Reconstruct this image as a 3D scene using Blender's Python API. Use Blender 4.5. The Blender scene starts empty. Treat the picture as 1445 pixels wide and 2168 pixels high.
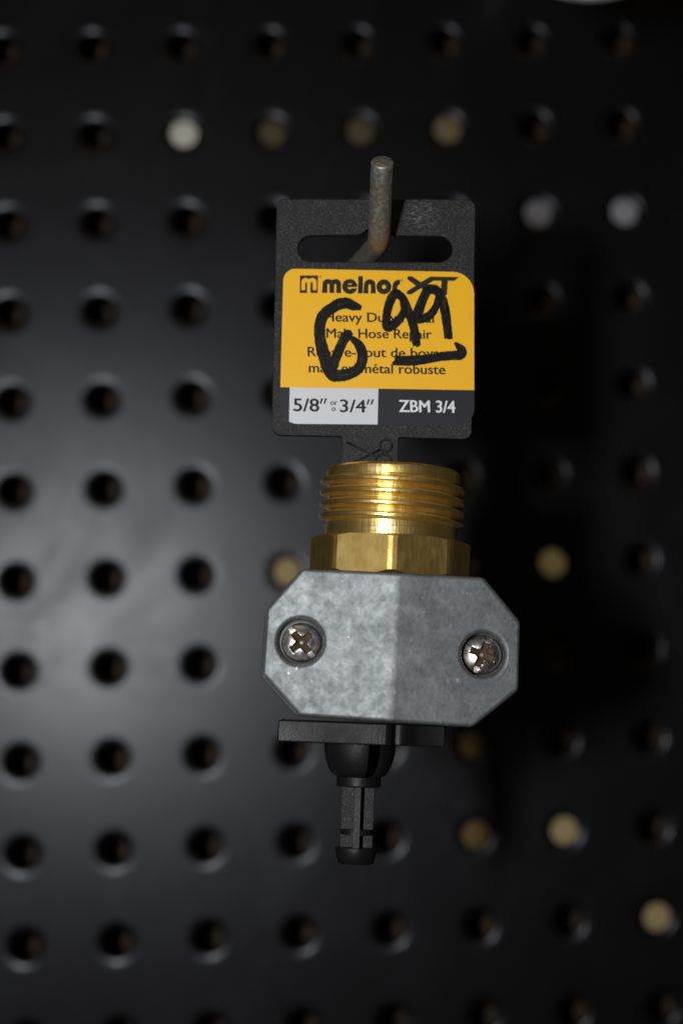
import bpy, bmesh, math, random
from mathutils import Matrix, Vector
random.seed(7)
R = math.radians
sc = bpy.context.scene
COL = sc.collection
MM = 0.001

# ------------------------------------------------------------------ camera
# board plane is the world plane y = 0 (x right, z up); all measures below in millimetres
F = 3600.0                                    # focal length in photo pixels
CX, CY = 722.5, 1084.0
def rotvec(rx, ry, rz):
    v = Vector((R(rx), R(ry), R(rz)))
    return Matrix.Rotation(v.length, 3, v.normalized())
B2W = Matrix(((1, 0, 0), (0, 0, -1), (0, 1, 0)))          # board frame (x, up, out) -> world
CAM_B = Vector((-26.1, -38.3, 481.9))
RCAM = B2W @ rotvec(-3.54, 3.43, 1.94).transposed()       # camera axes in world
CAM_W = B2W @ CAM_B
cam_d = bpy.data.cameras.new('camera')
cam = bpy.data.objects.new('camera', cam_d); COL.objects.link(cam)
cam.matrix_world = Matrix.Translation(CAM_W * MM) @ RCAM.to_4x4()
cam_d.sensor_fit = 'HORIZONTAL'; cam_d.sensor_width = 15.6
cam_d.lens = 15.6 * F / 1445.0
cam_d.clip_start = 0.01; cam_d.clip_end = 20
cam_d.dof.use_dof = True
cam_d.dof.focus_distance = 0.312
cam_d.dof.aperture_fstop = 5.4
sc.camera = cam

# ------------------------------------------------------------------ light
w = bpy.data.worlds.new('World'); sc.world = w; w.use_nodes = True
bg = w.node_tree.nodes['Background']
bg.inputs['Color'].default_value = (1.0, 0.86, 0.7, 1); bg.inputs['Strength'].default_value = 0.02

def area(name, loc, rot3, sx, sy, power, color):
    l = bpy.data.lights.new(name, 'AREA'); l.shape = 'RECTANGLE'
    l.size = sx * MM; l.size_y = sy * MM; l.energy = power; l.color = color
    o = bpy.data.objects.new(name, l); COL.objects.link(o)
    o.matrix_world = Matrix.Translation(loc * MM) @ rot3.to_4x4()
    return o
# the camera's own flash, beside the lens
area('camera_flash', CAM_W + RCAM @ Vector((-89, 12, 60)), RCAM, 20, 42, 1.35, (0.98, 0.985, 1.0))
# two dim warm ceiling lamps of the shop, above and behind the camera
for lx in (-420, 520):
    p = Vector((lx, -1100, 1350))
    area('ceiling_lamp', p, (-p).to_track_quat('-Z', 'Y').to_matrix(), 900, 160, 0.9, (1.0, 0.72, 0.42))

sc.view_settings.view_transform = 'Standard'; sc.view_settings.look = 'None'
sc.view_settings.exposure = 0; sc.view_settings.gamma = 1
sc.cycles.use_denoising = True
sc.cycles.max_bounces = 8; sc.cycles.transparent_max_bounces = 24

SCUFF = (.0090, .0568, .00075)                 # rubbed spot on the tag, item-local metres
# ------------------------------------------------------------------ materials
class MT:
    def __init__(s, name):
        s.m = bpy.data.materials.new(name); s.m.use_nodes = True
        s.t = s.m.node_tree; s.n = s.t.nodes
        s.p = s.n['Principled BSDF']; s.out = s.n['Material Output']
        s.co = s.n.new('ShaderNodeTexCoord').outputs['Object']
    def link(s, a, b): s.t.links.new(a, b)
    def set(s, **k):
        for a, v in k.items():
            s.p.inputs[a.replace('_', ' ')].default_value = v
        return s
    def scaled(s, sx, sy, sz):
        n = s.n.new('ShaderNodeMapping'); n.inputs['Scale'].default_value = (sx, sy, sz)
        s.link(s.co, n.inputs['Vector']); return n.outputs[0]
    def noise(s, scale, detail=3, rough=.55, vec=None, dist=0):
        n = s.n.new('ShaderNodeTexNoise'); n.inputs['Scale'].default_value = scale
        n.inputs['Detail'].default_value = detail; n.inputs['Roughness'].default_value = rough
        n.inputs['Distortion'].default_value = dist
        s.link(vec if vec else s.co, n.inputs['Vector']); return n.outputs['Fac']
    def ramp(s, f, stops):
        n = s.n.new('ShaderNodeValToRGB'); e = n.color_ramp.elements
        while len(e) < len(stops): e.new(.5)
        for x, (p, c) in zip(e, stops):
            x.position = p; x.color = (c if isinstance(c, tuple) else (c, c, c)) + (1,)
        s.link(f, n.inputs[0]); return n.outputs[0]
    def mix(s, f, a, b, mode='MIX'):
        n = s.n.new('ShaderNodeMix'); n.data_type = 'RGBA'; n.blend_type = mode
        for k, v in ((0, f), (6, a), (7, b)):
            if isinstance(v, (int, float)): n.inputs[k].default_value = v
            elif isinstance(v, tuple): n.inputs[k].default_value = v + (1,)
            else: s.link(v, n.inputs[k])
        return n.outputs[2]
    def bump(s, h, strength, dist, prev=None):
        n = s.n.new('ShaderNodeBump'); n.inputs['Strength'].default_value = strength
        n.inputs['Distance'].default_value = dist * MM
        s.link(h, n.inputs['Height'])
        if prev: s.link(prev, n.inputs['Normal'])
        return n.outputs[0]
    def inp(s, name, sock): s.link(sock, s.p.inputs[name]); return s

def m_board():
    t = MT('black_satin_paint').set(Base_Color=(.0032, .0030, .0040, 1), Specular_IOR_Level=.33, Specular_Tint=(.92, .95, 1, 1))
    t.inp('Roughness', t.mix(t.ramp(t.noise(13, 5, .65, dist=1.5), [(.5, 0.), (.68, .8)]), t.ramp(t.noise(34, 6, .7), [(.25, .295), (.55, .325), (.8, .365)]), (.40, .40, .40)))
    t.inp('Normal', t.bump(t.noise(2600, 2), .06, .05, t.bump(t.noise(60, 2), .25, .12)))
    return t.m
def m_plastic():
    t = MT('black_grained_plastic').set(Specular_IOR_Level=.32)
    n = t.noise(3300, 2, .7)
    base = t.ramp(n, [(.40, .008), (.58, .018), (.70, .075)])
    vd = t.n.new('ShaderNodeVectorMath'); vd.operation = 'DISTANCE'; t.link(t.co, vd.inputs[0]); vd.inputs[1].default_value = SCUFF
    near = t.ramp(vd.outputs['Value'], [(.0008, 1.), (.0032, 0.)])
    sv = t.n.new('ShaderNodeMapping'); sv.inputs['Rotation'].default_value = (0, 0, R(-38)); sv.inputs['Scale'].default_value = (700, 3800, 1); t.link(t.co, sv.inputs[0])
    marks = t.ramp(t.noise(1, 3, .7, sv.outputs[0]), [(.52, 0.), (.62, 1.)])
    t.inp('Base Color', t.mix(t.mix(1., near, marks, 'MULTIPLY'), base, (.20, .20, .20)))
    t.inp('Roughness', t.ramp(t.noise(150, 3), [(.3, .5), (.7, .62)]))
    t.inp('Normal', t.bump(n, 1.0, .16))
    return t.m
def m_plug():
    t = MT('black_moulded_plastic').set(Base_Color=(.007, .007, .007, 1), Specular_IOR_Level=.22)
    n = t.noise(3600, 2, .6)
    t.inp('Roughness', t.ramp(t.noise(200, 3), [(.3, .38), (.7, .55)]))
    t.inp('Normal', t.bump(n, .6, .07))
    return t.m
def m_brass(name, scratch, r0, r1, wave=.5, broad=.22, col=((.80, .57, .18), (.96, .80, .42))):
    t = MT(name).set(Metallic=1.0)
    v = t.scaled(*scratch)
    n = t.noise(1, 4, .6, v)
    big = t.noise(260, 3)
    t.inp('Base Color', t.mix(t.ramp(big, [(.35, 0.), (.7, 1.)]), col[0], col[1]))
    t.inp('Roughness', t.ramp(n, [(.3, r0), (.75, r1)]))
    nb = t.bump(n, .25, .02, t.bump(t.noise(1500, 2), .14, .05, t.bump(t.noise(1, 3, .6, t.scaled(420, 70, 420)), wave, .28)))
    t.inp('Normal', nb)
    # broad second lobe of the micro-scratched surface
    p2 = t.n.new('ShaderNodeBsdfPrincipled'); p2.inputs['Metallic'].default_value = 1
    p2.inputs['Roughness'].default_value = .62
    p2.inputs['Base Color'].default_value = col[0] + (1,)
    mx = t.n.new('ShaderNodeMixShader'); mx.inputs[0].default_value = broad
    t.link(t.p.outputs[0], mx.inputs[1]); t.link(p2.outputs[0], mx.inputs[2])
    t.link(nb, p2.inputs['Normal'])
    t.link(mx.outputs[0], t.out.inputs[0])
    return t.m
def m_zinc():
    t = MT('cast_zinc').set(Metallic=.7)
    a = t.noise(330, 7, .74); b = t.noise(1100, 4, .65); c = t.noise(3000, 2)
    col = t.ramp(a, [(.36, (.122, .132, .135)), (.5, (.165, .178, .182)), (.66, (.235, .25, .253))])
    broad = t.ramp(t.noise(95, 4, .6, dist=1.2), [(.38, (.84, .84, .845)), (.5, (1., 1., 1.)), (.62, (1.18, 1.18, 1.165))])
    col = t.mix(1., col, broad, 'MULTIPLY')
    scr = t.n.new('ShaderNodeMapping'); scr.inputs['Rotation'].default_value = (0, 0, R(33)); scr.inputs['Scale'].default_value = (60, 2400, 60); t.link(t.co, scr.inputs[0])
    lines_ = t.ramp(t.noise(1, 2, .5, scr.outputs[0]), [(.70, 0.), (.76, 1.)])
    col = t.mix(t.mix(1., lines_, t.ramp(t.noise(160, 2), [(.5, 0.), (.62, .55)]), 'MULTIPLY'), col, (.42, .44, .44))
    col = t.mix(.28, col, t.ramp(b, [(.35, (.10, .108, .111)), (.65, (.28, .298, .302))]))
    specks = t.ramp(t.noise(900, 2, .5), [(.735, 0.), (.78, 1.)])
    col = t.mix(specks, col, (.50, .53, .54))
    t.inp('Base Color', col)
    t.inp('Roughness', t.ramp(a, [(.3, .62), (.7, .50)]))
    t.inp('Normal', t.bump(c, .4, .06, t.bump(b, .4, .10, t.bump(a, .3, .16))))
    return t.m
def m_steel():
    t = MT('screw_steel').set(Metallic=1.0)
    n = t.noise(900, 3)
    at = t.n.new('ShaderNodeAttribute'); at.attribute_name = 'recess_tone'
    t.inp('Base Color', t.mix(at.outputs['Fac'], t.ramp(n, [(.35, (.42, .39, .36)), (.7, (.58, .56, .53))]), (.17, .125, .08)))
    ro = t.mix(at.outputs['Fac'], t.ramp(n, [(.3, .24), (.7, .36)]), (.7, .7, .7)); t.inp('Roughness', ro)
    t.inp('Normal', t.bump(t.noise(2600, 2), .12, .03))
    return t.m
def m_wire():
    t = MT('weathered_wire').set(Metallic=.8)
    a = t.noise(170, 5, .65); b = t.noise(1200, 3)
    col = t.ramp(b, [(.35, (.25, .245, .212)), (.7, (.36, .355, .315))])
    rust = t.ramp(a, [(.52, 0.), (.68, 1.)])
    # rust gathers on the worn outside of the bend
    at = t.n.new('ShaderNodeAttribute'); at.attribute_name = 'rust'
    f = t.n.new('ShaderNodeMath'); f.operation = 'MULTIPLY_ADD'; f.use_clamp = True
    t.link(at.outputs['Fac'], f.inputs[0]); t.link(b, f.inputs[1])
    f2 = t.n.new('ShaderNodeMath'); f2.operation = 'MULTIPLY'; f2.inputs[1].default_value = .14
    t.link(rust, f2.inputs[0]); t.link(f2.outputs[0], f.inputs[2])
    t.inp('Base Color', t.mix(f.outputs[0], col, (.30, .17, .045)))
    t.inp('Roughness', t.ramp(b, [(.3, .42), (.7, .62)]))
    t.inp('Normal', t.bump(b, .3, .06, t.bump(a, .3, .15)))
    return t.m
def m_print(name, c, var=.06, rough=.42, coat=.25):
    t = MT(name).set(Coat_Weight=coat, Coat_Roughness=.3, Specular_IOR_Level=.25)
    d = tuple(x * (1 - var) for x in c)
    t.inp('Base Color', t.mix(t.noise(900, 4), d, c))
    t.set(Roughness=rough)
    t.inp('Normal', t.bump(t.noise(1600, 2), .12, .04))
    return t.m
def m_ink():
    t = MT('marker_ink')
    uv = t.n.new('ShaderNodeTexCoord').outputs['UV']
    mp = t.n.new('ShaderNodeMapping'); mp.inputs['Scale'].default_value = (.45, 3.2, 1); t.link(uv, mp.inputs[0])
    n = t.noise(1, 4, .6, mp.outputs[0])
    tr = t.n.new('ShaderNodeBsdfTransparent')
    t.link(t.ramp(n, [(.38, (.005, .005, .003)), (.52, (.03, .034, .02)), (.66, (.22, .26, .14))]), tr.inputs[0])
    gl = t.n.new('ShaderNodeBsdfGlossy'); gl.inputs['Roughness'].default_value = .5
    gl.inputs['Color'].default_value = (1, 1, 1, 1)
    mx = t.n.new('ShaderNodeMixShader'); mx.inputs[0].default_value = .012
    t.link(t.bump(t.noise(1800, 2), .35, .05), gl.inputs['Normal'])
    t.link(tr.outputs[0], mx.inputs[1]); t.link(gl.outputs[0], mx.inputs[2])
    t.link(mx.outputs[0], t.out.inputs[0])
    return t.m
def m_paper(name, c, var=.35, scale=450):
    t = MT(name)
    col = t.mix(t.ramp(t.noise(scale, 5, .65), [(.35, 0.), (.65, 1.)]), tuple(x * (1 - var) for x in c), c)
    df = t.n.new('ShaderNodeBsdfDiffuse'); tr = t.n.new('ShaderNodeBsdfTranslucent'); mx = t.n.new('ShaderNodeMixShader')
    mx.inputs[0].default_value = .75
    t.link(col, df.inputs[0]); t.link(col, tr.inputs[0]); t.link(df.outputs[0], mx.inputs[1]); t.link(tr.outputs[0], mx.inputs[2])
    t.link(mx.outputs[0], t.out.inputs[0])
    return t.m
def m_plain(name, c, rough=.7, var=.3, scale=400, metal=0.):
    t = MT(name).set(Roughness=rough, Metallic=metal)
    t.inp('Base Color', t.mix(t.noise(scale, 5, .65), tuple(x * (1 - var) for x in c), c))
    t.inp('Normal', t.bump(t.noise(scale * 3, 2), .3, .1))
    return t.m
BOARD = m_board(); PLASTIC = m_plastic(); PLUG = m_plug(); ZINC = m_zinc(); STEEL = m_steel(); WIRE = m_wire()
BRASS = m_brass('turned_brass', (60, 2600, 60), .16, .34)
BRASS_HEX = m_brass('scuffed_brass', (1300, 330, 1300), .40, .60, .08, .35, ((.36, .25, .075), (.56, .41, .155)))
INK = m_ink()
YELLOW = m_print('yellow_label_print', (.86, .46, .012), coat=.08)
CHAR = m_print('charcoal_label_print', (.011, .012, .016), rough=.55, coat=.06)
WHITE = m_print('white_label_print', (.60, .62, .64))
BLACKP = m_print('black_label_print', (.012, .010, .007), rough=.6, coat=.0)
WHITEP = m_print('white_lettering_print', (.70, .71, .72))

# ------------------------------------------------------------------ build helpers
def link(name, me, mat, parent=None, **props):
    o = bpy.data.objects.new(name, me); COL.objects.link(o)
    me.materials.clear(); me.materials.append(mat)
    if parent: o.parent = parent
    for k, v in props.items(): o[k] = v
    return o
def mesh(verts, faces, smooth=True, angle=None, scale=MM):
    me = bpy.data.meshes.new('shape')
    me.from_pydata([tuple(c * scale for c in v) for v in verts], [], faces)
    bm = bmesh.new(); bm.from_mesh(me)
    bmesh.ops.recalc_face_normals(bm, faces=bm.faces); bm.to_mesh(me); bm.free()
    if smooth:
        me.shade_smooth()
        if angle: me.set_sharp_from_angle(angle=R(angle))
    return me
def baked(ob):
    """evaluated copy of a temporary object's mesh; the object is removed"""
    dg = bpy.context.evaluated_depsgraph_get(); dg.update()
    me = bpy.data.meshes.new_from_object(ob.evaluated_get(dg), preserve_all_data_layers=True, depsgraph=dg)
    bpy.data.objects.remove(ob)
    return me
def filled(loops, z, thick=0., bevel=0.):
    """flat (or extruded) shape from closed loops in the x-y plane, holes allowed"""
    cu = bpy.data.curves.new('outline', 'CURVE'); cu.dimensions = '2D'; cu.fill_mode = 'BOTH'
    cu.extrude = max(0, thick / 2 - bevel) * MM; cu.bevel_depth = bevel * MM; cu.bevel_resolution = 3
    cu.offset = -bevel * MM
    for lp in loops:
        sp = cu.splines.new('POLY'); sp.points.add(len(lp) - 1); sp.use_cyclic_u = True
        for p, q in zip(sp.points, lp): p.co = (q[0] * MM, q[1] * MM, 0, 1)
    ob = bpy.data.objects.new('tmp', cu); COL.objects.link(ob)
    me = baked(ob)
    me.transform(Matrix.Translation((0, 0, z * MM)))
    if thick: me.shade_smooth(); me.set_sharp_from_angle(angle=R(35))
    return me
def join(meshes):
    bm = bmesh.new()
    for m in meshes: bm.from_mesh(m)
    me = bpy.data.meshes.new('joined'); bm.to_mesh(me); bm.free()
    return me
def arc(cx, cy, r, a0, a1, n=10, ry=None):
    ry = ry or r
    return [(cx + r * math.cos(R(a0 + (a1 - a0) * i / n)), cy + ry * math.sin(R(a0 + (a1 - a0) * i / n))) for i in range(n + 1)]
def tube(pts, rad, seg=20, cap=True):
    """round wire along a polyline of 3-D points, rad a number or a list"""
    pts = [Vector(p) for p in pts]; V = []; Fc = []
    up = Vector((1, 0.05, 0.02)).normalized(); n = len(pts)
    for i, p in enumerate(pts):
        t = (pts[min(i + 1, n - 1)] - pts[max(i - 1, 0)]).normalized()
        u = (up - t * up.dot(t)).normalized(); v = t.cross(u); up = u
        r = rad[i] if isinstance(rad, list) else rad
        V += [tuple(p + (u * math.cos(a) + v * math.sin(a)) * r) for a in [2 * math.pi * k / seg for k in range(seg)]]
    for i in range(n - 1):
        for k in range(seg):
            a, b = i * seg + k, i * seg + (k + 1) % seg
            Fc.append((a, b, b + seg, a + seg))
    if cap: Fc += [tuple(range(seg)), tuple(range((n - 1) * seg, n * seg))]
    return V, Fc
def lathe(prof, seg=96, fr=None, a0=0, a1=360):
    """surface of revolution about the local y axis; prof = [(r, y)]"""
    V = []; Fc = []; full = abs(a1 - a0) >= 360; k = seg if full else seg + 1; n = len(prof)
    for j in range(k):
        a = R(a0 + (a1 - a0) * j / seg)
        V += [(r * math.sin(a), y, r * math.cos(a)) for r, y in prof]
    for j in range(seg):
        for i in range(n - 1):
            a = j * n + i; b = ((j + 1) % k) * n + i
            Fc.append((a, a + 1, b + 1, b))
    if fr: V = [fr(*v) for v in V]
    return V, Fc
def box(x0, x1, y0, y1, z0, z1, fr):
    V = [fr(x, y, z) for x in (x0, x1) for y in (y0, y1) for z in (z0, z1)]
    return V, [(0, 1, 3, 2), (4, 6, 7, 5), (0, 4, 5, 1), (2, 3, 7, 6), (0, 2, 6, 4), (1, 5, 7, 3)]
def bevelled(V, Fc, width, seg=2, angle=30, cutters=()):
    me = mesh(V, Fc, smooth=False)
    ob = bpy.data.objects.new('tmp', me); COL.objects.link(ob); cuts = []
    for cv, cf in cutters:
        c = bpy.data.objects.new('tmpcut', mesh(cv, cf, smooth=False)); COL.objects.link(c); cuts.append(c)
        m = ob.modifiers.new('b', 'BOOLEAN'); m.object = c; m.operation = 'DIFFERENCE'; m.solver = 'EXACT'
    m = ob.modifiers.new('w', 'WELD'); m.merge_threshold = 1e-6
    m = ob.modifiers.new('v', 'BEVEL'); m.width = width * MM; m.segments = seg; m.limit_method = 'ANGLE'
    m.angle_limit = R(angle); m.harden_normals = True
    for p in me.polygons: p.use_smooth = True
    out = baked(ob)
    for c in cuts: bpy.data.objects.remove(c)
    return out

# item frame: at the hanging fitting, its top leaning slightly away from the lens
TILT = R(-6.5); DIST = 318.0
ITEM_R = Matrix.Rotation(TILT, 3, 'X')
ITEM_T = Vector(((793 - CX) / F * DIST, 0, -DIST))
def P(px, py, z=0.):
    """photo pixel -> item-local mm on the item's plane at height z"""
    o = ITEM_R.transposed() @ (-ITEM_T)
    d = ITEM_R.transposed() @ Vector(((px - CX) / F, (CY - py) / F, -1))
    t = (z - o.z) / d.z
    q = o + d * t
    return (q.x, q.y, z)
def P2(px, py, z=0.): return P(px, py, z)[:2]
def on_board(px, py):
    d = RCAM @ Vector(((px - CX) / F, (CY - py) / F, -1))
    return CAM_W + d * (-CAM_W.y / d.y)
def item_to_world(v): return CAM_W + RCAM @ (ITEM_T + ITEM_R @ Vector(v))
def frame(px, py, z, roll):
    o = P(px, py, z); c, s = math.cos(R(roll)), math.sin(R(roll))
    def fr(x, y, zz): return (o[0] + x * c + y * s, o[1] - x * s + y * c, zz)
    def inv(v):
        x, y = v[0] - o[0], v[1] - o[1]
        return (x * c - y * s, x * s + y * c, v[2])
    return fr, inv

# ================================================================== pegboard
PITCH = 25.4; I0, I1, J0, J1 = -6, 14, -6, 17
RIN, ROUT = 3.9, 6.7
def board_mesh():
    V = []; Fc = []
    prof = [(ROUT + .5, 0)] + [(RIN + (ROUT - RIN) * (1 - math.sin(a)), -.95 * (1 - math.cos(a)))
            for a in [R(x) for x in (0, 8, 17, 26, 36, 47, 58, 70, 80, 90)]] + [(RIN, -2.6)]
    H = PITCH / 2
    def square(S):
        sq = []
        for k in range(S):
            a = 2 * math.pi * k / S; c, s = math.cos(a), math.sin(a); m = H / max(abs(c), abs(s))
            sq.append((c * m, s * m))
        return sq
    for i in range(I0, I1):
        for j in range(J0, J1):
            ox, oz = (i - 3.5) * PITCH, -(j - 5) * PITCH
            b = len(V); S = 32 if j > -4 else 8; sq = square(S)
            V += [(ox + x, 0, oz + z) for x, z in sq]
            for r, d in prof:
                V += [(ox + r * math.cos(2 * math.pi * k / S), -d, oz + r * math.sin(2 * math.pi * k / S)) for k in range(S)]
            for q in range(len(prof)):
                for k in range(S):
                    a0, a1 = b + q * S + k, b + q * S + (k + 1) % S
                    Fc.append((a0, a1, a1 + S, a0 + S))
    me = bpy.data.meshes.new('pegboard')
    me.from_pydata([tuple(c * MM for c in v) for v in V], [], Fc)
    bm = bmesh.new(); bm.from_mesh(me); bmesh.ops.remove_doubles(bm, verts=bm.verts, dist=1e-6)
    bmesh.ops.recalc_face_normals(bm, faces=bm.faces)
    if sum(f.normal.y for f in bm.faces) > 0: bmesh.ops.reverse_faces(bm, faces=bm.faces)
    bm.to_mesh(me); bm.free(); me.shade_smooth()
    return me
link('pegboard', board_mesh(), BOARD, kind='structure')
def hole(i, j): return Vector(((i - 3.5) * PITCH, 0, -(j - 5) * PITCH))
# brown hardboard back panel some way behind the board
bx0, bx1, bz0, bz1 = (I0 - 4) * PITCH, (I1 - 4) * PITCH, -(J1 - 5.5) * PITCH, -(J0 - 5.5) * PITCH
V, Fc = box(bx0, bx1, 34, 37, bz0, bz1, lambda x, y, z: (x, y, z))
link('back_panel', mesh(V, Fc, False), m_plain('brown_hardboard', (.085, .048, .022), .8, .8, 60), kind='structure')
# pale pieces that show through single holes of the board
TAN = m_plain('tan_fibre', (.46, .35, .17), .8, .45, 500)
TAN_B = m_paper('backlit_tan_fibre', (.60, .53, .34))
TAN_D = m_plain('brown_fibre', (.135, .10, .05), .85, .8, 420)
OLIVE = m_paper('olive_fibre', (.085, .075, .03), .6)
ORANGE = m_plain('orange_brown_fibre', (.22, .13, .045), .85, .7, 420)
SAND = m_plain('sand_fibre', (.24, .18, .09), .8, .7, 420)
PALE = m_plain('pale_paper', (.60, .59, .50), .6, .2, 500)
GREYP = m_plain('grey_plastic', (.36, .36, .39), .6, .6, 420)
def disc_piece(i, j, mat, depth, label):
    h = hole(i, j); r = RIN - .02
    prof = [(0.01, -.4), (r, -.4), (r, 0), (r * .5, .15), (0.01, .2)]
    V, Fc = lathe(prof, 28, lambda x, y, z: (h.x + x, depth - y, h.z + z))
    link('hole_plug', mesh(V, Fc, True, 50), mat, label=label, category='plug', group='pieces showing through the pegboard holes')
for a in [
    (2, 1, PALE, 2.0, 'brightest cream disc filling a pegboard hole at upper left'),
    (3, 1, TAN_D, 3.2, 'dim brown disc in the hole right of the cream one'),
    (4, 1, TAN_D, 3.0, 'brown disc in the hole left above the hook tip'),
    (5, 1, SAND, 2.2, 'brown disc in the hole right above the hook tip'),
    (6, 2, GREYP, 2.0, 'grey disc in the hole just right of the tag top'),
    (7, 2, GREYP, 2.0, 'grey disc in the hole nearest the upper right edge'),
    (3, 6, TAN, 2.4, 'tan disc in the hole left of the brass octagon collar'),
    (6, 6, TAN_B, 2.0, 'bright tan disc in the hole right of the brass collar'),
    (6, 7, OLIVE, 3.4, 'very dim olive disc in the hole right of the right screw'),
    (5, 8, ORANGE, 4.6, 'dark orange disc in the hole below the lower right clamp corner'),
    (5, 9, ORANGE, 2.2, 'orange tan disc right of the black plug stem'),
    (6, 9, TAN, 2.0, 'bright tan disc second to the right of the plug stem'),
    (7, 10, TAN, 2.0, 'tan disc in the lowest lit hole at the lower right edge')]:
    disc_piece(*a)

# small lamps added close behind two of the discs to make them glow
for i_, j_, pw in ((6, 6, .0010), (6, 7, .0006)):
    h = hole(i_, j_) + Vector((0, 16, 0))
    area('disc_backlight', h, Vector((0, -1, 0)).to_track_quat('-Z', 'Y').to_matrix(), 6, 6, pw, (1.0, 0.92, 0.78))

# ================================================================== the hose fitting on its hang tag
root = bpy.data.objects.new('hose_fitting', None); COL.objects.link(root)
root.empty_display_size = .01
root.matrix_world = Matrix.Translation((CAM_W + RCAM @ ITEM_T) * MM) @ (RCAM @ ITEM_R).to_4x4()
root['label'] = 'brass and grey zinc hose repair fitting hanging by its black tag with yellow label'
root['category'] = 'hose fitting'

# ---- hang tag: outline with slot, strap running down into the brass neck
TH = 1.5
def rounded(corners):
    """corners = [(px, py, radius px)] clockwise or not -> rounded loop in photo pixels"""
    out = []; n = len(corners)
    for k in range(n):
        p = Vector(corners[k][:2]); a = Vector(corners[k - 1][:2]); b = Vector(corners[(k + 1) % n][:2]); r = corners[k][2]
        if r <= 0: out.append(tuple(p)); continue
        u, v = (a - p).normalized(), (b - p).normalized()
        ang = math.acos(max(-1, min(1, u.dot(v)))); d = r / math.tan(ang / 2)
        p0, p1 = p + u * d, p + v * d
        c = p + (u + v).normalized() * (r / math.sin(ang / 2))
        a0 = math.atan2(*(p0 - c).yx); a1 = math.atan2(*(p1 - c).yx)
        da = (a1 - a0 + math.pi) % (2 * math.pi) - math.pi
        out += [(c.x + r * math.cos(a0 + da * i / 8), c.y + r * math.sin(a0 + da * i / 8)) for i in range(9)]
    return out
tag_loop = rounded([(586, 423, 17), (1006, 424, 19), (997, 931, 17), (843, 927, 3), (836, 1120, 0), (719, 1120, 0), (724, 925, 3), (575, 922, 20)])
slot_loop = [(658, 556)] + [(658 - 28 * math.cos(t), 528 - 28 * math.sin(t)) for t in [R(x) for x in range(-75, 76, 15)]] \
    + [(665, 499.5), (755, 499), (766, 496), (774, 489), (788, 483), (806, 483), (820, 489), (828, 496), (838, 500)] \
    + [(928, 501)] + [(929 + 28 * math.cos(t), 529 - 28 * math.sin(t)) for t in [R(x) for x in range(75, -76, -15)]] + [(928, 557)]
tag = link('hang_tag', filled([[P2(*p) for p in tag_loop], [P2(*p) for p in slot_loop]], 0, TH, .18), PLASTIC, root)
ZT = TH / 2
# ---- scissors mark moulded into the strap
def px_tube(pts, z, r, seg=8):
    return tube([P(x, y, z) for x, y in pts], r, seg)
def sm(zx, zy): return (700 + zx / 8.03, 910 + zy / 8.03)
sc_parts = [px_tube([sm(*p) for p in L], ZT + .05, .2) for L in (
    [(268, 210), (480, 310), (670, 412), (765, 465), (772, 540)],
    [(360, 560), (520, 490), (680, 412), (835, 335)],
    [(935 + 104 * math.cos(t), 265 + 104 * math.sin(t)) for t in [R(x) for x in range(0, 361, 20)]],
    [(895 + 145 * math.cos(t), 560 + 145 * math.sin(t)) for t in [R(x) for x in range(-160, 1, 16)]])]
link('scissors_mark', join([mesh(v, f) for v, f in sc_parts]), PLUG, tag)
# ---- sticker
ZL = ZT + .06
lab = rounded([(600, 568, 26), (1003, 576, 46), (1003.5, 900, 34), (591, 897, 38)])
def clip(loop, keep):     # Sutherland-Hodgman against y = a + b x
    out = []
    for k in range(len(loop)):
        p, q = loop[k - 1], loop[k]; dp, dq = keep(p), keep(q)
        if (dp > 0) != (dq > 0):
            t = dp / (dp - dq); out.append((p[0] + (q[0] - p[0]) * t, p[1] + (q[1] - p[1]) * t))
        if dq > 0: out.append(q)
    return out
split = lambda p: 819.5 + (p[0] - 592) * 0.0155 - p[1]
yellow = clip(lab, split); dark = clip(lab, lambda p: -split(p))
label = link('label_sticker', filled([[P2(*p, ZL) for p in yellow]], ZL - .04, .08), YELLOW, tag,
             label='yellow printed upper field of the sticker')
link('label_band', filled([[P2(*p, ZL) for p in dark]], ZL - .04, .08), CHAR, tag, label='charcoal band along the bottom of the sticker')
wp = clip(clip(clip(lab, lambda p: -split(p)), lambda p: p[0] - 613 + (p[1] - 821) * .02), lambda p: 800.5 - (p[1] - 821) * .02 - p[0])
ZP = ZL + .02
link('size_panel', filled([[P2(*p, ZP) for p in wp]], ZP), WHITE, tag, label='white size panel on the sticker')
# ---- printed lettering
def text(s, x0, y0, x1, y1, cap, z, bold=0., ref='H'):
    """mesh of a line of text from baseline start to baseline end (photo px), cap height in px"""
    def mk(t):
        cu = bpy.data.curves.new('t', 'FONT'); cu.body = t; cu.size = 1; cu.resolution_u = 5
        ob = bpy.data.objects.new('tmp', cu); COL.objects.link(ob); return baked(ob)
    h = mk(ref); hh = max(v.co.y for v in h.vertices); bpy.data.meshes.remove(h)
    me = mk(s); a = min(v.co.x for v in me.vertices); b = max(v.co.x for v in me.vertices)
    dx, dy = x1 - x0, y1 - y0
    for v in me.vertices:
        u = (v.co.x - a) / (b - a); k = v.co.y / hh * cap
        px = x0 + dx * u; py = y0 + dy * u - k
        px -= k * 0.018                              # the print leans with the tag
        q = P(px, py, z); v.co = (q[0] * MM, q[1] * MM, q[2] * MM)
    if not bold: return me
    out = []                                         # heavier strokes: copies a hair apart
    for k, (ax, ay) in enumerate(((-1, 0), (1, 0), (0, 1), (0, -1), (0, 0))):
        c = me.copy(); c.transform(Matrix.Translation((ax * bold * MM, ay * bold * .5 * MM, k * .002 * MM))); out.append(c)
    return join(out)
ZI = ZL + .04
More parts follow.
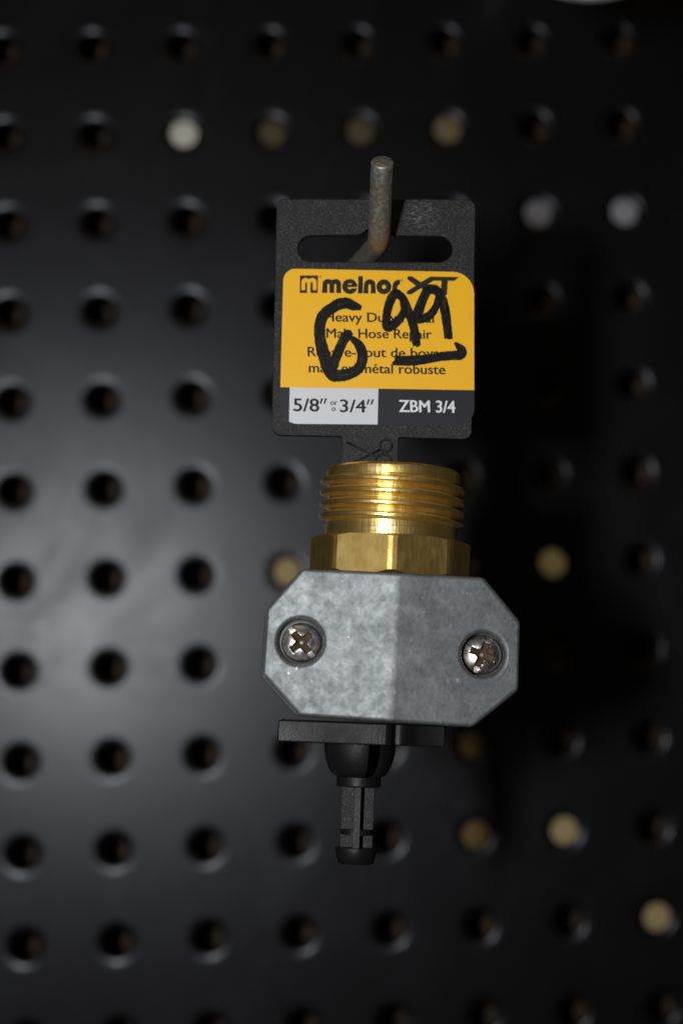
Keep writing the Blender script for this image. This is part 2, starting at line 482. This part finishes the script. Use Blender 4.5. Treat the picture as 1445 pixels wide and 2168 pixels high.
lines = [('Heavy Duty Metal', 688, 680, 918, 683, 19.5), ('Male Hose Repair', 691, 714.5, 913, 717, 19.5),
         ('Répare-bout de boyau', 651.5, 754, 945, 757.5, 20), ('mâle en métal robuste', 654, 788, 942, 792, 20)]
for s, x0, y0, x1, y1, cap in lines:
    link('printed_line', text(s, x0, y0, x1, y1, cap, ZI, .055), BLACKP, tag)
link('size_text', join([text('5/8', 621.5, 870, 675, 871, 26.5, ZI, .075, '5'), text('3/4', 720, 872, 774, 873, 26.5, ZI, .075, '3'),
     *[filled([[P2(x + a, y + b, ZI) for a, b in ((3, 0), (7.5, .2), (3.2, 11.5), (-.2, 11.3))]], ZI) for x, y in ((676.5, 843), (684.5, 843.2), (775.5, 845), (783.8, 845.2))],
     text('or', 699.5, 857.2, 713.5, 857.4, 11.5, ZI, .03), text('o', 702, 870, 710, 870, 11.5, ZI, .03)]), BLACKP, tag)
link('model_text', text('ZBM 3/4', 845, 871.5, 963, 873.5, 24.5, ZI, .075), WHITEP, tag)
# ---- logo, drawn as shapes
def la(x, y): return (620 + x / 6.02, 570 + y / 6.02)
def lb(x, y): return (820 + x / 7.605, 570 + y / 7.605)
def shape(loops, f): return filled([[P2(*f(*p), ZI) for p in lp] for lp in loops], ZI)
A = arc
box_m = [(90, 77), (318, 77), (312, 300), (222, 300), (222, 175)] + A(236, 175, 14, 180, 360, 6) + [(250, 265), (298, 265), (300, 165)] \
    + A(248, 165, 52, 0, -115, 8, 57) + [(203, 122)] + A(158, 165, 51, -65, -180, 8, 57) + [(105, 265), (155, 265), (155, 175)] + A(166, 175, 11, 180, 360, 6) + [(178, 300), (85, 300)]
let_m = [(368, 300), (375, 190)] + A(440, 190, 65, 180, 290, 8, 68) + [(496, 134)] + A(546, 190, 66, 250, 360, 8, 68) + [(612, 302), (550, 302), (550, 198)] \
    + A(537, 198, 13, 0, -180, 6) + [(524, 300), (463, 300), (463, 198)] + A(450, 198, 13, 0, -180, 6) + [(437, 300)]
let_e = A(722, 218, 96, 3, 360 - 357 + 354, 0 + 40)
let_e = [(722 + 96 * math.cos(R(a)), 218 + 96 * math.sin(R(a))) for a in range(14, 361, 6)] + [(817, 224), (694, 226), (703, 246), (722, 257), (740, 247), (748, 241)]
let_e_hole = A(722, 193, 25, 180, 360, 8, 15)
let_l = [(832, 86), (890, 86), (888, 306), (826, 306)]
let_n = [(897, 306), (903, 190)] + A(977, 195, 74, 180, 360, 12, 70) + [(1053, 307), (990, 307), (990, 205)] + A(975, 205, 15, 0, -180, 6) + [(960, 306)]
let_o = A(1157, 222, 95, 0, 351, 39); let_o_hole = A(1157, 223, 27, 0, 342, 19)
let_r = [(1265, 308), (1265, 215)] + A(1350, 215, 85, 180, 265, 8) + [(1364, 129), (1362, 190), (1345, 195), (1331, 212), (1326, 240), (1325, 308)]
xt = [(318, 112), (390, 110), (535, 205), (690, 115), (1150, 122), (1072, 185), (968, 183), (955, 415), (855, 412), (865, 183), (735, 183),
      (612, 262), (800, 400), (690, 400), (540, 303), (380, 402), (310, 402), (312, 350), (455, 262), (318, 160)]
link('logo', join([shape([box_m], la), shape([let_m], la), shape([let_e, let_e_hole], la), shape([let_l], la), shape([let_n], la),
     shape([let_o, let_o_hole], la), shape([let_r], la), shape([xt], lb),
     text('®', 675, 588.3, 680, 588.4, 5, ZI), text('®', 847.8, 596.3, 852.8, 596.4, 5, ZI)]), BLACKP, tag)
# ---- hand-written marker price
def stroke(pts, f, sc_, z, jag=.035):
    pts = [(*f(x, y), wd * 1.06 / sc_) for x, y, wd in pts]
    fine = []
    n = len(pts)
    for i in range(n - 1):
        p0, p1, p2, p3 = pts[max(i - 1, 0)], pts[i], pts[i + 1], pts[min(i + 2, n - 1)]
        for k in range(10):
            t = k / 10
            fine.append(tuple(.5 * (2 * b + (c - a) * t + (2 * a - 5 * b + 4 * c - d) * t * t + (3 * b - a - 3 * c + d) * t ** 3)
                              for a, b, c, d in zip(p0, p1, p2, p3)))
    fine.append(pts[-1])
    V = []; Fc = []; UV = []; n = len(fine); s = 0
    K = 5
    jl = jr = 0
    for i, (x, y, wd) in enumerate(fine):
        a, b = fine[max(i - 1, 0)], fine[min(i + 1, n - 1)]
        tx, ty = b[0] - a[0], b[1] - a[1]; L = math.hypot(tx, ty) or 1; nx, ny = -ty / L, tx / L
        jl = jl * .6 + random.uniform(-jag, jag) * .5; jr = jr * .6 + random.uniform(-jag, jag) * .5
        end = 0
        for k in range(K):
            u = k / (K - 1); o = (-.5 + jl) * (1 - u) + (.5 + jr) * u
            ex = ey = 0
            if i in (0, n - 1):                     # ragged pen ends
                e = random.uniform(-.12, .22) * wd * (1 if i else -1); ex, ey = tx / L * e, ty / L * e
            V.append(P(x + nx * o * wd + ex, y + ny * o * wd + ey, z)); UV.append((s / 14., u))
        s += L / 2
    for i in range(n - 1):
        for k in range(K - 1):
            a = i * K + k; Fc.append((a, a + 1, a + K + 1, a + K))
    me = bpy.data.meshes.new('stroke'); me.from_pydata([tuple(c * MM for c in v) for v in V], [], Fc)
    uv = me.uv_layers.new(name='UVMap')
    off = random.random() * 40
    for l in me.loops: uv.data[l.index].uv = (UV[l.vertex_index][0] + off, UV[l.vertex_index][1])
    return me
z6 = lambda x, y: (640 + x / 9.03, 620 + y / 9.03)
z9 = lambda x, y: (790 + x / 6.88, 580 + y / 6.88)
six_a = [(1125, 282, 90), (980, 245, 170), (850, 195, 200), (700, 215, 210), (560, 290, 205), (430, 390, 205), (350, 520, 205), (325, 680, 205), (335, 860, 205),
         (375, 1060, 220), (430, 1250, 225), (490, 1430, 225), (580, 1570, 225), (720, 1580, 220), (860, 1560, 200), (1000, 1500, 195), (1105, 1390, 195),
         (1145, 1250, 195), (1135, 1110, 185), (1070, 985, 165), (970, 890, 120), (900, 850, 90)]
six_b = [(930, 770, 110), (850, 800, 170), (760, 950, 175), (690, 1110, 180), (620, 1280, 190), (560, 1450, 200)]
nine_a = [(450, 370, 80), (345, 275, 110), (275, 330, 125), (215, 480, 120), (190, 640, 115), (205, 765, 135), (295, 735, 130), (390, 640, 110), (450, 530, 110), (430, 420, 90)]
nine_b = [(330, 265, 100), (420, 345, 115), (480, 470, 120), (540, 630, 120), (590, 790, 120), (615, 930, 125), (630, 1045, 105)]
nine_c = [(900, 210, 90), (805, 215, 125), (735, 330, 130), (680, 470, 135), (640, 600, 135), (660, 665, 110), (770, 630, 120), (860, 555, 110), (920, 450, 100), (945, 350, 100)]
nine_d = [(860, 185, 100), (940, 260, 125), (1005, 390, 130), (1045, 550, 130), (1070, 730, 125), (1095, 940, 115)]
dash = [(300, 1255, 140), (420, 1262, 140), (600, 1258, 140), (800, 1235, 125), (1000, 1200, 125), (1170, 1185, 130), (1265, 1170, 150), (1290, 1110, 120), (1235, 1050, 85), (1185, 998, 35)]
link('marker_writing', join([stroke(s_, f_, k_, ZI + .02 + .015 * q) for q, (s_, f_, k_) in enumerate(
    [(six_a, z6, 9.03), (six_b, z6, 9.03), (nine_a, z9, 6.88), (nine_b, z9, 6.88), (nine_c, z9, 6.88), (nine_d, z9, 6.88), (dash, z9, 6.88)])]), INK, tag,
     label='hand-written black marker price over the print')

# ---- brass neck
fr, inv = frame(829, 1100, 0, 2.8)
def hy(px, py, z): return inv(P(px, py, z))[1]
y_top = hy(838, 977, 12.4); y_hex = hy(815, 1128, 14); y_hb = hy(822, 1213, 14.6)
y_ts = hy(836, 1004, 13.4); y_te = hy(828, 1094, 13.4)
def neck():
    PIT = 2.21; NT = 220; dy = .085
    ys = []
    y = y_hex - 1.0
    while y < y_top: ys.append(y); y += dy
    ys.append(y_top)
    def rad(y, th):
        base = 12.32
        lead = 12.55
        ph = ((y - y_te) / PIT + th / (2 * math.pi) + .30) % 1.0           # helix phase
        tri = 1 - abs(2 * ph - 1)                                        # 0 root .. 1 crest
        t = min(1, max(0, (tri - .14) / .62)); t = t * t * (3 - 2 * t)
        thr = 12.0 + 1.65 * t
        # helix run-in and run-out
        h = y - PIT * (-(th / (2 * math.pi)))
        a = min(1, max(0, (y_ts + .5 - y) / .55)); b = min(1, max(0, (y - y_te + .35) / .5))
        k = min(a, b)
        under = base if y < (y_ts + y_te) / 2 else lead
        r = under + (thr - under) * k
        e = y_top - y
        if e < .45: r -= (.45 - e) * .9                                  # chamfered rim
        return r
    V = []; Fc = []
    n = len(ys) + 4
    for k in range(NT):
        th = 2 * math.pi * k / NT
        col = [(rad(y, th), y) for y in ys]
        col += [(11.2, y_top), (10.8, y_top - .3), (10.6, y_top - 8), (10.6, y_hb)]
        V += [fr(r * math.sin(th), y, r * math.cos(th)) for r, y in col]
    for k in range(NT):
        for i in range(n - 1):
            a = k * n + i; b = ((k + 1) % NT) * n + i
            Fc.append((a, a + 1, b + 1, b))
    return mesh(V, Fc, True, 60)
link('threaded_neck', neck(), BRASS, root, label='shiny gold brass neck with male hose thread')
def octagon():
    RO = 15.15; ap = RO * math.cos(R(22.5)); N = 8 * 14; V = []; Fc = []; n = 6
    rc = ap + .25
    for k in range(N):
        th = 2 * math.pi * k / N; d = (th % (math.pi / 4)) - math.pi / 8
        r = ap / math.cos(d)
        r = min(r, RO - .22)
        ch = max(0, r - rc) * .62
        col = [(10.6, y_hex), (rc - .6, y_hex), (r, y_hex - ch - .08), (r, y_hb + max(0, r - rc) * .9 + .10), (rc - .5, y_hb), (10.6, y_hb)]
        V += [fr(a * math.sin(th), y, a * math.cos(th)) for a, y in col]
    for k in range(N):
        for i in range(n):
            a = k * n + i; b = ((k + 1) % N) * n + i; a2 = k * n + (i + 1) % n; b2 = ((k + 1) % N) * n + (i + 1) % n
            Fc.append((a, a2, b2, b))
    return mesh(V, Fc, True, 12)
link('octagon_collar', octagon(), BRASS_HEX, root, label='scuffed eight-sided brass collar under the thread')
# brass shank going down inside the clamp
V, Fc = lathe([(9.0, y_hb + .5), (11.2, y_hb + .5), (11.2, hy(820, 1440, 0)), (9.0, hy(820, 1440, 0))], 48, fr)
link('shank', mesh(V, Fc, True, 40), BRASS, root)

# ---- zinc clamp halves
RZ, EZ = 17.0, 13.0
ridge_t, ridge_b = (841, 1212), (826, 1529)
out_px = [(640, 1203), ridge_t, (1024, 1222), (1101, 1316), (1097, 1462), (1000, 1540), ridge_b, (632, 1516), (555, 1430), (565, 1287)]
def zr(px, py):
    t = (py - ridge_t[1]) / (ridge_b[1] - ridge_t[1]); rx = ridge_t[0] + t * (ridge_b[0] - ridge_t[0])
    return RZ - (RZ - EZ) * abs(px - rx) / 268.
def clamp_half(z_back, front, shift=(0, 0), screws=()):
    Vf = [P(x, y, zr(x, y)) for x, y in out_px]
    V = []
    for v in Vf: V.append((v[0] + shift[0], v[1] + shift[1], v[2] if front else z_back))
    back_z = z_back if front else 1.1
    for v in Vf: V.append((v[0] * 1.0 + shift[0], v[1] + shift[1], back_z))
    n = len(Vf)
    Fc = [(0, 1, 6, 7, 8, 9), (1, 2, 3, 4, 5, 6)] if front else [tuple(range(n))]
    Fc += [(i, n + i, n + (i + 1) % n, (i + 1) % n) for i in range(n)]
    Fc += [tuple(range(n, 2 * n))]
    cut = []
    for px, py, r in screws:
        q = P(px, py, zr(px, py)); N = 48
        cv = [(q[0] + r * math.cos(2 * math.pi * k / N), q[1] + r * math.sin(2 * math.pi * k / N), z) for z in (q[2] - 3.4, q[2] + 5) for k in range(N)]
        cf = [(k, (k + 1) % N, N + (k + 1) % N, N + k) for k in range(N)] + [tuple(range(N)), tuple(range(N, 2 * N))]
        cut.append((cv, cf))
    return bevelled(V, Fc, .75, 4, 11, cut)
SCR = [(635, 1358, 4.12), (1023, 1386, 3.95)]
link('clamp_half', clamp_half(1.6, True, (0, 0), SCR), ZINC, root, label='front zinc clamp half with centre ridge and two screw recesses')
link('clamp_half', clamp_half(-15.5, False, (-.9, -.12)), ZINC, root, label='rear zinc clamp half behind the front one')
# ---- combination screws
def screw(px, py, slot_deg, name_label):
    zc = zr(px, py) - 1.0; q = P(px, py, zc); RS = 3.62; NR, NA = 44, 120
    V = []; Fc = []
    ca, sa = math.cos(R(slot_deg)), math.sin(R(slot_deg))
    def sstep(a, b, x):
        t = min(1, max(0, (x - a) / (b - a))); return t * t * (3 - 2 * t)
    def hgt(x, y):
        r = math.hypot(x, y); u, v = x * ca + y * sa, -x * sa + y * ca
        z = -.95 * (r / RS) ** 2.4
        if r > RS * .93: z -= 1.2 * ((r / RS - .93) / .07) ** 2
        d = 0
        # full-width slot
        d = max(d, .55 * (1 - sstep(.50, .58, abs(v))) - (.95 * (r / RS) ** 2.4) * (1 - sstep(.50, .58, abs(v))) * .6)
        # cross recess: two arms with flared root
        for a_, b_ in ((u, v), (v, u)):
            wid = .58 + .5 * max(0, 1 - abs(a_) / 1.5) ** 2
            inside = (1 - sstep(wid - .06, wid + .06, abs(b_))) * (1 - sstep(2.15, 2.3, abs(a_)))
            d = max(d, inside * (.7 + 2.0 * max(0, 1 - r / 2.3)))
        return z - d
    V.append((q[0], q[1], q[2] + hgt(0, 0)))
    for i in range(1, NR + 1):
        r = RS * i / NR
        for k in range(NA):
            a = 2 * math.pi * k / NA; x, y = r * math.cos(a), r * math.sin(a)
            V.append((q[0] + x, q[1] + y, q[2] + hgt(x, y)))
    for k in range(NA): V.append((V[1 + (NR - 1) * NA + k][0], V[1 + (NR - 1) * NA + k][1], q[2] - 3.2))
    for k in range(NA): Fc.append((0, 1 + k, 1 + (k + 1) % NA))
    for i in range(NR):
        for k in range(NA):
            a, b = 1 + i * NA + k, 1 + i * NA + (k + 1) % NA
            Fc.append((a, a + NA, b + NA, b))
    me = mesh(V, Fc, True, 50); gm = me.attributes.new('recess_tone', 'FLOAT', 'POINT')
    for i_, v in enumerate(me.vertices):                 # browner and rougher inside the cross recess
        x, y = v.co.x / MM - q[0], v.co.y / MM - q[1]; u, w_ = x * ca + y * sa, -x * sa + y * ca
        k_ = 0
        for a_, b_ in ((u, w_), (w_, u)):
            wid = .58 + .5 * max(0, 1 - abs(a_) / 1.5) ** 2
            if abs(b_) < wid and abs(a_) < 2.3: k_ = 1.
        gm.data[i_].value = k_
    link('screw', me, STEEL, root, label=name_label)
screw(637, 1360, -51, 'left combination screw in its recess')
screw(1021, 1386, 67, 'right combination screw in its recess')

# ---- black retaining plug under the clamp
gr, ginv = frame(757, 1700, 0, 2.2)
def gy(px, py, z=0): return ginv(P(px, py, z))[1]
def gx(px, py, z=0): return ginv(P(px, py, z))[0]
ZF = 8.5
yb = gy(760, 1577, ZF); yt = yb + 3.9
xl, xr = gx(588, 1545, ZF), gx(941, 1570, 2)
xm = gx(818, 1560, ZF)
pl = [(xl, ZF), (xm, ZF), (xm + .9, ZF - .6), (xm + 1.2, ZF - 2.0), (xm + 1.6, ZF - 2.5), (xm + 2.2, ZF - 2.3), (xm + 3.0, ZF - 2.4), (xm + 3.8, ZF - 2.9),
      (xm + 4.6, ZF - 3.7), (xm + 6.5, ZF - 4.9), (xr, ZF - 5.4), (xr, -7), (xl, -7)]
V = [gr(x, yt, z) for x, z in pl] + [gr(x, yb, z) for x, z in pl]; n = len(pl)
Fc = [tuple(range(n)), tuple(range(n, 2 * n))] + [(i, (i + 1) % n, n + (i + 1) % n, n + i) for i in range(n)]
plug = link('retaining_flange', bevelled(V, Fc, .3, 3, 30), PLUG, root, label='flat black plastic flange pressed under the clamp')
y0, y1 = yb + .1, gy(757, 1648, 3.8)
prof = []
for i in range(13):
    t = i / 12; prof.append((3.75 + 2.85 * math.sqrt(max(0, 1 - t ** 1.9)) if t < 1 else 3.75, y0 + (y1 - y0) * t))
prof_in = [(r - .9, y) for r, y in prof][::-1]
def petal(a0, a1):
    V, Fc = lathe(prof + prof_in, 24, gr, a0, a1); m = len(prof) * 2
    for j in range(24): Fc.append((j * m, (j + 1) * m, (j + 1) * m + m - 1, j * m + m - 1)); Fc.append((j * m + m // 2 - 1, j * m + m // 2, (j + 1) * m + m // 2, (j + 1) * m + m // 2 - 1))
    Fc.append(tuple(range(m))); Fc.append(tuple(range(24 * m, 25 * m)))
    return mesh(V, Fc, True, 40)
for a0, a1 in ((-52, 14), (40, 118), (-160, -66), (140, 190)):
    link('plug_petal', petal(a0, a1), PLUG, root)
yc = gy(757, 1668, 4)
V, Fc = lathe([(0.01, y1 + .25), (3.6, y1 + .25), (4.05, y1 + .05), (4.1, yc + .25), (3.9, yc), (0.01, yc)], 48, gr)
link('plug_collar', mesh(V, Fc, True, 35), PLUG, root)
ye = gy(750, 1795, 0)
V, Fc = box(-2.95, 2.95, ye, yc + .05, -.45, .45, gr)
web = link('plug_stem', bevelled(V, Fc, .1, 2), PLASTIC, root)
V, Fc = box(-.72, .55, ye, yc + .04, .452, 3.1, gr); link('stem_rib', bevelled(V, Fc, .1, 2), PLUG, web)
V, Fc = box(-.70, .60, ye, yc + .04, -2.95, -.452, gr); link('stem_rib', bevelled(V, Fc, .1, 2), PLUG, web)
yr = gy(752, 1762, 1)
V, Fc = lathe([(0.01, yr + .5), (3.05, yr + .5), (3.05, yr - .5), (0.01, yr - .5)], 40, gr); link('stem_ring', mesh(V, Fc, True, 40), PLUG, web)
ytip = gy(750, 1829, 0)
V, Fc = lathe([(0.01, ye + .1), (3.5, ye + .12), (3.86, ye + .05), (3.92, ye - .2), (3.25, ytip + .25), (3.0, ytip), (0.01, ytip)], 56, gr)
link('plug_tip', mesh(V, Fc, True, 40), PLUG, root)

# ================================================================== wire hook the tag hangs on
tip = Vector(P(809, 341, 17.0)); bend = Vector(P(802, 512, 3.4))
end_w = hole(3, 4); end_w.y = 6.0
def to_item(wv):
    return ITEM_R.transposed() @ (RCAM.transposed() @ (Vector(wv) - CAM_W) - ITEM_T)
end = to_item(end_w)
sh = bend + Vector((-2.4, -2.9, -7.5)) ; 
ctrl = [tip]
d1 = (tip - bend).normalized()
ctrl += [tip.lerp(bend, t) for t in (.25, .5, .75)]
b0 = bend + d1 * 3.0; d2 = (end - bend).normalized(); b1 = bend + d2 * 3.4
ctrl.append(b0)
for k in range(1, 8):
    t = k / 8; ctrl.append(b0 * (1 - t) ** 2 + bend * 2 * t * (1 - t) + b1 * t * t)
for k in range(0, 13):
    t = k / 12; q = b1.lerp(end, t); q += Vector((-3.2, 0.6, 0)) * math.sin(math.pi * t); ctrl.append(q)
WR = 2.08
pts = [item_to_world(p) for p in ctrl]
# slightly rounded cut end
d = (pts[0] - pts[1]).normalized()
pts = [pts[0] + d * .0, pts[0] - d * .12, pts[0] - d * .35] + pts[1:]
V, Fc = tube(pts, [WR * .86, WR * .96, WR] + [WR] * (len(pts) - 3), 28)
me = mesh(V, Fc, True, 50)
at = me.attributes.new('rust', 'FLOAT', 'POINT'); bw = item_to_world(bend) * MM
for i, v in enumerate(me.vertices):
    at.data[i].value = 0.95 * max(0, 1 - (v.co - bw).length / .0058)
link('peg_hook', me, WIRE, label='bent grey wire hook with rusty bend carrying the black tag', category='hook')

# ================================================================== round metal flange on a peg at the top edge
dist2 = 384.
def cam_pt(px, py, depth): return CAM_W + RCAM @ Vector(((px - CX) / F * depth, (CY - py) / F * depth, -depth))
fc = cam_pt(1242, -243, dist2)
fl = bpy.data.objects.new('round_flange', None); COL.objects.link(fl); fl.location = fc * MM; fl.empty_display_size = .01
fl['label'] = 'round grey metal flange just peeking in at the top right edge'; fl['category'] = 'flange'
V, Fc = lathe([(0.01, 5), (9, 5), (10, 4), (24.5, 2.4), (26.6, 1.4), (27, 0), (26.6, -1.2), (25, -1.6), (0.01, -1.6)], 96, lambda x, y, z: (x, -y, z))
link('plate', mesh(V, Fc, True, 40), m_plain('flange_metal', (.40, .41, .43), .6, .2, 300, .3), fl)
V, Fc = tube([(0, 1.5, 21), (0, -fc.y * .5, 21), (0, -fc.y + 1.0, 21)], 3.0, 20)
link('peg', mesh(V, Fc, True, 40), WIRE, fl)
